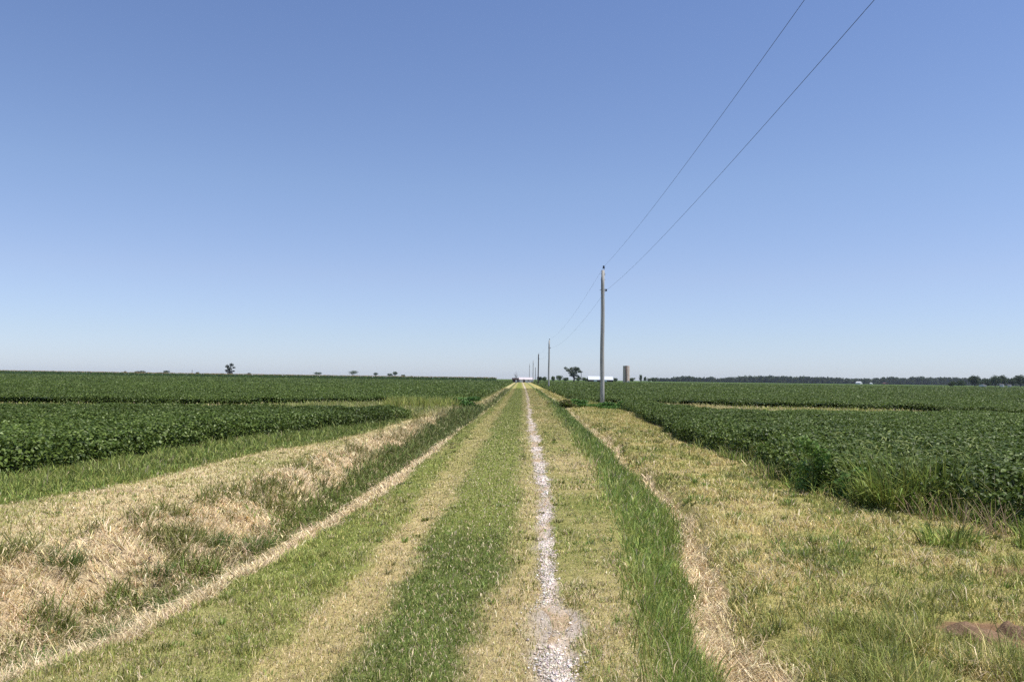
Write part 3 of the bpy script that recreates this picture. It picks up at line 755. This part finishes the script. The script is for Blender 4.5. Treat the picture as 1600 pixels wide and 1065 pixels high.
# silo
y = 650; x = px2x(978.2, y)
t = empty('silo', (x, y, gz1(x, y))); tag(t, 'tall roofless pinkish silo with a dark chute on its front', 'silo')
s = MB(); n = 28; Hs = 13.2; R0 = 2.6
s.tube([(0,0,-.3),(0,0,Hs)], R0, n, False); s.tube([(0,0,-.3),(0,0,Hs)], R0-.18, n, False)
s.add([(math.cos(2*PI*i/n)*r, math.sin(2*PI*i/n)*r, Hs) for r in (R0, R0-.18) for i in range(n)], [(i, (i+1)%n, n+(i+1)%n, n+i) for i in range(n)])
s.build('wall', M_conc, t, True)
for i in range(14):
    hb = MB(); zz = .7+i*.9
    hb.tube([(math.cos(2*PI*q/24)*(R0+.02), math.sin(2*PI*q/24)*(R0+.02), zz) for q in range(25)], .03, 5, False); hb.build('hoop', M_iron, t)
c = MB(); c.tube([(-.5,-R0-.2,.8),(-.5,-R0-.2,Hs+.1)], .45, 10); c.build('chute', M_chute, t, True)
building('outbuilding', 'tiny white feed shed at the right foot of the silo', 'shed', px2x(981.5,645), 645, 1.6, 1.6, .9, 1.4, M_white, M_white, 0, False, [(0,.6,.8)])

# ------------------------------------------------------------------ utility poles and wires
def pole(label, x, y, ztop, mat, r0=.16, r1=.115, lean=0.0, small=False, group='utility poles along the lane'):
    z0 = gz1(x, y); H = ztop-z0
    t = empty('utility_pole', (x, y, z0)); tag(t, label, 'utility pole', group)
    top = Vector((lean*H, 0, H))
    p = MB(); N = 9
    p.tube([(lean*H*i/N + .012*math.sin(i*1.3), .01*math.cos(i*1.7), -.4 if i == 0 else H*i/N) for i in range(N+1)], [r0+(r1-r0)*i/N for i in range(N+1)], 14)
    p.build('shaft', mat, t, True)
    if small: return t, z0
    q = MB(); q.tube([top+Vector((0,0,-.35))+Vector((r1+.012,0,0)), top+Vector((r1*.6,0,.1)), top+Vector((r1*.4,0,.14))], .018, 6); q.build('insulator_pin', M_iron, t)
    q = MB(); c0 = top+Vector((r1*.4,0,.12))
    q.tube([c0, c0+Vector((0,0,.04)), c0+Vector((0,0,.09)), c0+Vector((0,0,.15)), c0+Vector((0,0,.2))], [.05,.085,.055,.075,.03], 12); q.build('insulator', M_glass, t, True)
    a = Vector((lean*(H-1.33), 0, H-1.33))
    q = MB(); q.tube([a+Vector((-r1-.11,0,0)), a+Vector((r1+.14,0,0))], .016, 6)
    q.box(a.x+r1+.02, a.x+r1+.05, -.03, .03, a.z-.09, a.z+.09); q.build('neutral_bracket', M_iron, t)
    q = MB(); q.tube([a+Vector((r1+.12,0,-.07)), a+Vector((r1+.12,0,-.02)), a+Vector((r1+.12,0,.02)), a+Vector((r1+.12,0,.07))], [.06,.045,.045,.06], 10); q.build('spool_insulator', M_glass, t, True)
    for dz in (-.25, -.62):
        q = MB(); q.tube([top+Vector((-r1-.06,0,dz)), top+Vector((r1+.05,0,dz))], .014, 6); q.build('bolt', M_iron, t)
    q = MB(); q.tube([(lean*H*i/6-.02-(r0+(r1-r0)*i/6), -.03, H*i/6*.95) for i in range(7)], .008, 4); q.build('shade_line', M_wire, t)  # added thin dark line standing in for shade on the shaft's left edge
    return t, z0
PL = [('weathered grey utility pole nearest the camera, its foot in tall weeds', 5.62, 55, 9.02, M_pole, .145, .105, .0),
      ('second utility pole along the lane, its foot pale', 5.62, 150, 8.75, M_pole, .16, .11, .004),
      ('dark brown utility pole, third along the lane, leaning slightly right', 6.0, 243, 9.05, M_pole_dark, .17, .13, .006),
      ('thin hazy utility pole, fourth along the lane', 6.25, 337, 9.05, M_pole, .15, .11, 0),
      ('farthest thin utility pole, rising behind the white shed', 6.1, 432, 9.6, M_pole, .15, .11, 0)]
pts_hi, pts_lo = [(3.5, -40, 9.5)], [(3.43, -40, 8.65)]
pole('weathered grey utility pole standing behind the photographer', 3.46, -40, 9.2, M_pole)
for lab, x, y, zt, m, r0, r1, le in PL:
    pole(lab, x, y, zt, m, r0, r1, le)
    pts_hi.append((x+le*zt+.04, y, zt+.24)); pts_lo.append((x+le*zt+r1+.13, y, zt-1.33))
pole('short thin pole between the third and fourth utility poles', 8.5, 400, 7.4, M_pole_dark, .14, .10, 0, True, None)
pole('thin dark pole at the right side of the wide spreading tree', px2x(908,590), 590, 8.2, M_pole_dark, .2, .15, 0, True, None)
def wire(label, pts, sag, r=.0046):
    b = MB()
    P = []
    for k0, (a, c) in enumerate(zip(pts[:-1], pts[1:])):
        n = 40; sag = 1.3 if k0 == 0 else .9
        for i in range(n):
            u = i/n
            P.append(tuple(a[k]+(c[k]-a[k])*u - (4*sag*u*(1-u) if k == 2 else 0) for k in range(3)))
    P.append(pts[-1]); b.tube(P, r, 6)
    tag(b.build('overhead_wire', M_wire, None, True), label, 'wire', 'overhead wires')
wire('upper overhead wire, running over the tops of the poles', pts_hi, .75)
wire('lower overhead wire, running along the poles below their tops', pts_lo, .75)

# ------------------------------------------------------------------ single plants that stand out
def put(name, label, cat, x, y, meshes, group=None):
    t = empty(name, (x, y, gz1(x, y)), random.uniform(0, 6)); tag(t, label, cat, group)
    for nm, me, m in meshes: link_mesh(nm, me, m, t)
    return t
def clump_blades(n, h, w, spread, cols, lean=(.2,1.1), var=.15):
    a = rng.uniform(0, 2*PI, n); r = spread*np.sqrt(rng.random(n))
    x, y = r*np.cos(a), r*np.sin(a)
    c = np.array(cols)[rng.integers(0, len(cols), n)]*np.exp(rng.normal(0, var, (n, 1)))
    az = a+rng.normal(0, .7, n)
    return blades_mesh('blades', x, y, np.zeros(n), h*rng.uniform(.35, 1.05, n), w*rng.uniform(.7, 1.3, n), az, rng.uniform(lean[0], lean[1], n), c)
def heads(n, h, spread, col):
    """nodding seed heads on thin stems"""
    b = MB()
    for i in range(n):
        a = random.uniform(0, 2*PI); r = spread*math.sqrt(random.random()); q = h*random.uniform(.85, 1.15)
        x, y = r*math.cos(a), r*math.sin(a); a += random.gauss(0, .6); dx, dy = math.cos(a), math.sin(a)
        P = [(x,y,0),(x+.10*q*dx,y+.10*q*dy,q*.6),(x+.2*q*dx,y+.2*q*dy,q*.92)]
        b.tube(P, .003, 4)
        e = P[-1]
        b.tube([e,(e[0]+.05*dx,e[1]+.05*dy,e[2]+.06),(e[0]+.12*dx,e[1]+.12*dy,e[2]+.075),(e[0]+.18*dx,e[1]+.18*dy,e[2]+.04)], [.003,.008,.008,.003], 6)
    me = bpy.data.meshes.new('seed_heads'); me.from_pydata(b.v, [], b.f); me.update()
    me.materials.append(col); return me
M_head = plain_mat('seed_head', lin(150,158,98), lin(128,138,80), 30, .9)
M_dead = plain_mat('dead_stalk', lin(190,165,132), lin(150,126,100), 20, .9)
LG = [GREENS['lush'], GREENS['lush2'], GREENS['dark']]
def tall_grass(label, x, y, h, sp, n, nh):
    ms = [('blades', clump_blades(n, h, .02, sp, LG, (.2, 1.55), .22), M_grass)]
    if nh: ms.append(('seed_heads', heads(nh, h, sp*.8, M_head), None))
    return put('grass_clump', label, 'grass clump', x, y, ms, 'tall grasses at the right crop edge')
def weed(label, x, y, h, w, n, cols=None, group='broad weeds at the crop edges', leaf=.07):
    L = [(random.uniform(-.25,.25)*w, random.uniform(-.25,.25)*w, h*z, w*.32*(1.15-z*.6), w*.32*(1.15-z*.6), h*.16) for z in (.15,.3,.42,.55,.68,.8,.9)]
    fo = foliage(L, n, leaf, cols or [lin(86,122,52), lin(104,140,64), lin(72,104,46)], .2)
    b = MB()
    for i in range(5):
        a = random.uniform(0, 6.28); b.tube([(0,0,-.02),(.08*w*math.cos(a),.08*w*math.sin(a),h*.5),(.22*w*math.cos(a),.22*w*math.sin(a),h*.88)], [.008,.006,.003], 5)
    me = bpy.data.meshes.new('stem'); me.from_pydata(b.v, [], b.f); me.update()
    return put('weed', label, 'weed', x, y, [('foliage', fo, M_grass), ('stem', me, M_head)], group)
weed('tall dark feathery weed at the front edge of the right soybeans', 4.95, 14.0, .92, .6, 1000, [lin(104,134,60), lin(124,150,72), lin(90,118,52)], leaf=.055)
weed('low leafy weed at the foot of the tall feathery weed', 5.3, 13.3, .5, .7, 1000)
tall_grass('tallest arching grass clump with pale seed heads, right crop edge', 5.75, 12.6, 1.0, .42, 420, 16)
tall_grass('arching grass clump left behind the tallest one, few seed heads', 5.9, 13.9, .95, .4, 300, 8)
tall_grass('grass clump with seed heads right of the tallest one', 6.4, 12.6, .98, .45, 380, 14)
tall_grass('grass clump rising among soybeans toward the right edge', 7.3, 12.9, .95, .5, 320, 10)
tall_grass('low bright grass tuft at the soybean edge above the dirt patch', 5.02, 9.7, .34, .3, 170, 0)
tall_grass('grass clump by the bare straw near the right frame edge', 6.1, 9.6, .4, .3, 140, 0)
tall_grass('small grass clump between the weed and the tall grasses', 5.45, 12.9, .7, .3, 220, 4)
weed('reddish green dock weed clump left of the near pole', 3.1, 52, .55, 1.5, 1300, [lin(106,112,58), lin(122,108,70), lin(96,120,54)], leaf=.10)
weed('low dark weed clump beside the reddish weeds', 4.0, 53, .5, 1.7, 1300, leaf=.10)
weed('bright weed clump around the foot of the near pole', 5.5, 53.6, .42, 2.2, 1800, leaf=.10)
weed('weed clump between the near pole and the soybeans', 7.0, 53.5, .5, 2.4, 1600, leaf=.11)
weed('dark bush of weeds at the crossing left of the lane', -3.0, 47.5, .75, 2.2, 2600, leaf=.10)
def margin(n):
    y = rng.uniform(7.5, 24, n)
    x = soyR(y)+rng.normal(.35, .5, n)
    k = np.clip(fbm(x*1.3+5, y*1.3+2, 3)*2.4+.25+.5*sstep((15-y)/3)-.5*sstep((y-19)/4), 0, 1)
    ok = (rng.random(n) < k) & (x > soyR(y)-.35)
    x, y = x[ok], y[ok]; m = len(x)
    pal = np.array([GREENS['lush'], GREENS['lush2'], GREENS['dark'], GREENS['mown'], TAN[1]])
    c = pal[rng.choice(5, m, p=[.36,.26,.16,.14,.08])]*np.exp(rng.normal(0, .2, (m, 1)))
    h = rng.uniform(.2, .62, m)*np.where(x > soyR(y)+.2, 1.35, .75)
    z = height(x, y); az = rng.uniform(0, 2*PI, m)
    me = blades_mesh('field_margin_grass', x, y, z, h, rng.uniform(.008, .02, m), az, rng.uniform(.2, 1.5, m), c)
    tag(link_mesh('field_margin_grass', me, M_grass), 'ragged tall grass and weeds mixed into the right crop edge', 'grass', kind='stuff')
margin(16000)
def far_tall(label, x, y, w, n):
    xx = rng.uniform(-w/2, w/2, n); yy = rng.normal(0, .8, n)
    c = np.array([GREENS['lush2'], GREENS['yel'], GREENS['mown'], GREENS['lush2']])[rng.integers(0, 4, n)]*np.exp(rng.normal(0, .15, (n, 1)))
    me = blades_mesh('tall_grass', xx, yy, np.zeros(n), rng.uniform(.45, .95, n), np.full(n, .04), rng.uniform(0, 6.28, n), rng.uniform(.1, .7, n), c)
    o = link_mesh('grass_patch', me, M_grass, None, (x, y, gz1(x, y))); tag(o, label, 'grass patch')
far_tall('pale bright tall grass patch at the crossing left of the lane', -5.4, 47.5, 4.2, 2600)

# dead stalks at the right crop edge
def stalks(label, x, y, n, h):
    t = empty('dead_stalks', (x, y, gz1(x, y))); tag(t, label, 'dead stalks', 'dead stalks at the right crop edge')
    for i in range(n):
        b = MB()
        r = .4*math.sqrt(random.random()); a = random.uniform(0, 6.28); l = random.uniform(.1, .7)*h; q = h*random.uniform(.5, 1)
        px_, py_ = r*math.cos(a), r*math.sin(a); a2 = random.uniform(0, 6.28)
        b.tube([(px_,py_,0),(px_+.5*l*math.cos(a2),py_+.5*l*math.sin(a2),q*.6),(px_+l*math.cos(a2),py_+l*math.sin(a2),q)], [.004,.0035,.002], 5)
        b.build('stalk', M_dead, t)
stalks('tan dead stalks below the soybeans nearest the right edge', 5.85, 10.4, 34, .5)
stalks('tan dead stalks at the foot of the tall seed headed grasses', 5.9, 11.6, 26, .4)
stalks('few dead stalks poking out left of the tall feathery weed', 4.95, 16.0, 16, .4)

# brown clods of dug soil at the right
def clod(label, x, y, sx, sy, h):
    n = 26; u = np.linspace(-1, 1, n); A, B = np.meshgrid(u, u); r = np.sqrt(A**2+B**2)
    Z = h*np.clip(1-r**2.2, -.3, 1)*(1+.6*fbm(A.ravel()*2+x, B.ravel()*2+y, 4).reshape(A.shape)) - .02
    V = np.stack([A.ravel()*sx, B.ravel()*sy, Z.ravel()], 1); i2 = np.arange(n*n).reshape(n, n)
    q = np.stack([i2[:-1,:-1], i2[:-1,1:], i2[1:,1:], i2[1:,:-1]], -1).reshape(-1, 4)
    q = q[(r.ravel()[q] < 1.12).all(1)]
    c = lin(136,112,90)*(1+.3*fbm(A.ravel()*4, B.ravel()*4+7, 3))[:, None]
    me = mesh_np('dirt_clod', V, [q], c, True)
    tag(link_mesh('dirt_clod', me, M_ground, None, (x, y, gz1(x, y))), label, 'dirt clod', 'dug soil at lower right')
clod('larger bare brown dirt clod in the grass at lower right', 3.38, 6.2, .26, .20, .09)
clod('smaller bare brown dirt clod right of the larger one', 3.75, 6.3, .15, .13, .10)

# big dark tufts in the left ditch
TU = [(-3.35,5.9,.30,.16,260,'dark green arching tuft at the lower left corner'),
      (-3.2,6.75,.24,.16,220,'dark tuft up the ditch from the corner tuft'),
      (-3.05,7.5,.2,.2,200,'green tuft where the straw drift begins, left ditch'),
      (-3.7,9.9,.24,.28,360,'large dark tuft cluster on the left bank'),
      (-3.3,10.4,.26,.28,340,'dark tuft cluster in the ditch right of the large bank cluster'),
      (-4.3,7.9,.22,.2,200,'grey green tuft on the left bank near the frame edge'),
      (-3.75,8.6,.2,.22,220,'low dark tuft in the middle of the straw bank')]
for x, y, h, sp, n, lab in TU:
    put('grass_tuft', lab, 'grass tuft', x, y, [('blades', clump_blades(n, h, .007, sp, [lin(78,104,48), lin(96,122,58), lin(120,130,74)], (.4, 1.3)), M_grass)], 'grass tufts in the left ditch')

# ------------------------------------------------------------------ light, sky, air, camera
SUN_EL = math.radians(65); SUN_AZ = math.radians(102)       # azimuth clockwise from the lane direction (+y)
to_sun = Vector((math.sin(SUN_AZ)*math.cos(SUN_EL), math.cos(SUN_AZ)*math.cos(SUN_EL), math.sin(SUN_EL)))
sd = bpy.data.lights.new('sun', 'SUN'); sd.energy = 4.7; sd.angle = math.radians(.53); sd.color = (1, .955, .88)
so = bpy.data.objects.new('sun', sd); COL.objects.link(so); so.rotation_euler = to_sun.to_track_quat('Z', 'Y').to_euler(); so.location = (0, 0, 60)
w = bpy.data.worlds.new('World'); SC.world = w; w.use_nodes = True
nt = w.node_tree; nt.nodes.clear()
sky = nt.nodes.new('ShaderNodeTexSky'); sky.sky_type = 'NISHITA'; sky.sun_disc = False
sky.sun_elevation = SUN_EL; sky.sun_rotation = SUN_AZ; sky.altitude = 200; sky.air_density = 1.0; sky.dust_density = .25; sky.ozone_density = 2.0
bg = nt.nodes.new('ShaderNodeBackground'); bg.inputs['Strength'].default_value = .103
wo = nt.nodes.new('ShaderNodeOutputWorld'); tint = nt.nodes.new('ShaderNodeVectorMath'); tint.operation = 'MULTIPLY'; tint.inputs[1].default_value = (1.03, .99, 1.2)
nt.links.new(sky.outputs[0], tint.inputs[0]); 
gcd = nt.nodes.new('ShaderNodeTexCoord'); sx = nt.nodes.new('ShaderNodeSeparateXYZ'); nt.links.new(gcd.outputs['Generated'], sx.inputs[0])
rp = nt.nodes.new('ShaderNodeValToRGB'); nt.links.new(sx.outputs['Z'], rp.inputs['Fac'])
stops = [(0,(.74,.86,1.09)),(.05,(.84,.88,.97)),(.12,(1,.935,.93)),(.225,(1.07,1.025,.96)),(.45,(1.0,1.0,1.0))]   # paler blue summer air low in the sky
while len(rp.color_ramp.elements) < len(stops): rp.color_ramp.elements.new(.5)
for e, (p_, c_) in zip(rp.color_ramp.elements, stops): e.position = p_; e.color = (*[v/1.1 for v in c_], 1)
tn2 = nt.nodes.new('ShaderNodeVectorMath'); tn2.operation = 'MULTIPLY'
nt.links.new(tint.outputs[0], tn2.inputs[0]); nt.links.new(rp.outputs['Color'], tn2.inputs[1])
tint.inputs[1].default_value = (.975*1.1, .985*1.1, 1.175*1.1)
nt.links.new(tn2.outputs[0], bg.inputs['Color']); nt.links.new(bg.outputs[0], wo.inputs['Surface'])

hb = MB(); hb.box(-4100, 4100, -4100, 4100, -3, 24)
m, nt2, out = nodes_mat('haze_air')
pv = nt2.nodes.new('ShaderNodeVolumePrincipled'); pv.inputs['Density'].default_value = .00006; pv.inputs['Color'].default_value = (.8, .88, 1, 1)
pv.inputs['Anisotropy'].default_value = .2
nt2.links.new(pv.outputs[0], out.inputs['Volume'])
tag(hb.build('haze', m), 'thin pale summer haze over the fields', 'haze', kind='stuff')

cd = bpy.data.cameras.new('camera'); cam = bpy.data.objects.new('camera', cd); COL.objects.link(cam)
cd.sensor_width = 36; cd.lens = 36*1290/1600; cd.clip_start = .05; cd.clip_end = 12000
R = Matrix.Rotation(math.radians(.43), 4, 'Z') @ Matrix.Rotation(PI/2+math.radians(2.62), 4, 'X') @ Matrix.Rotation(math.radians(.73), 4, 'Z')
cam.matrix_world = Matrix.Translation((0, 0, 1.7)) @ R
SC.camera = cam

SC.view_settings.view_transform = 'Standard'; SC.view_settings.look = 'None'; SC.view_settings.gamma = 1; SC.view_settings.exposure = .25
SC.cycles.max_bounces = 6; SC.cycles.transmission_bounces = 3; SC.cycles.volume_bounces = 0
SC.cycles.use_denoising = False
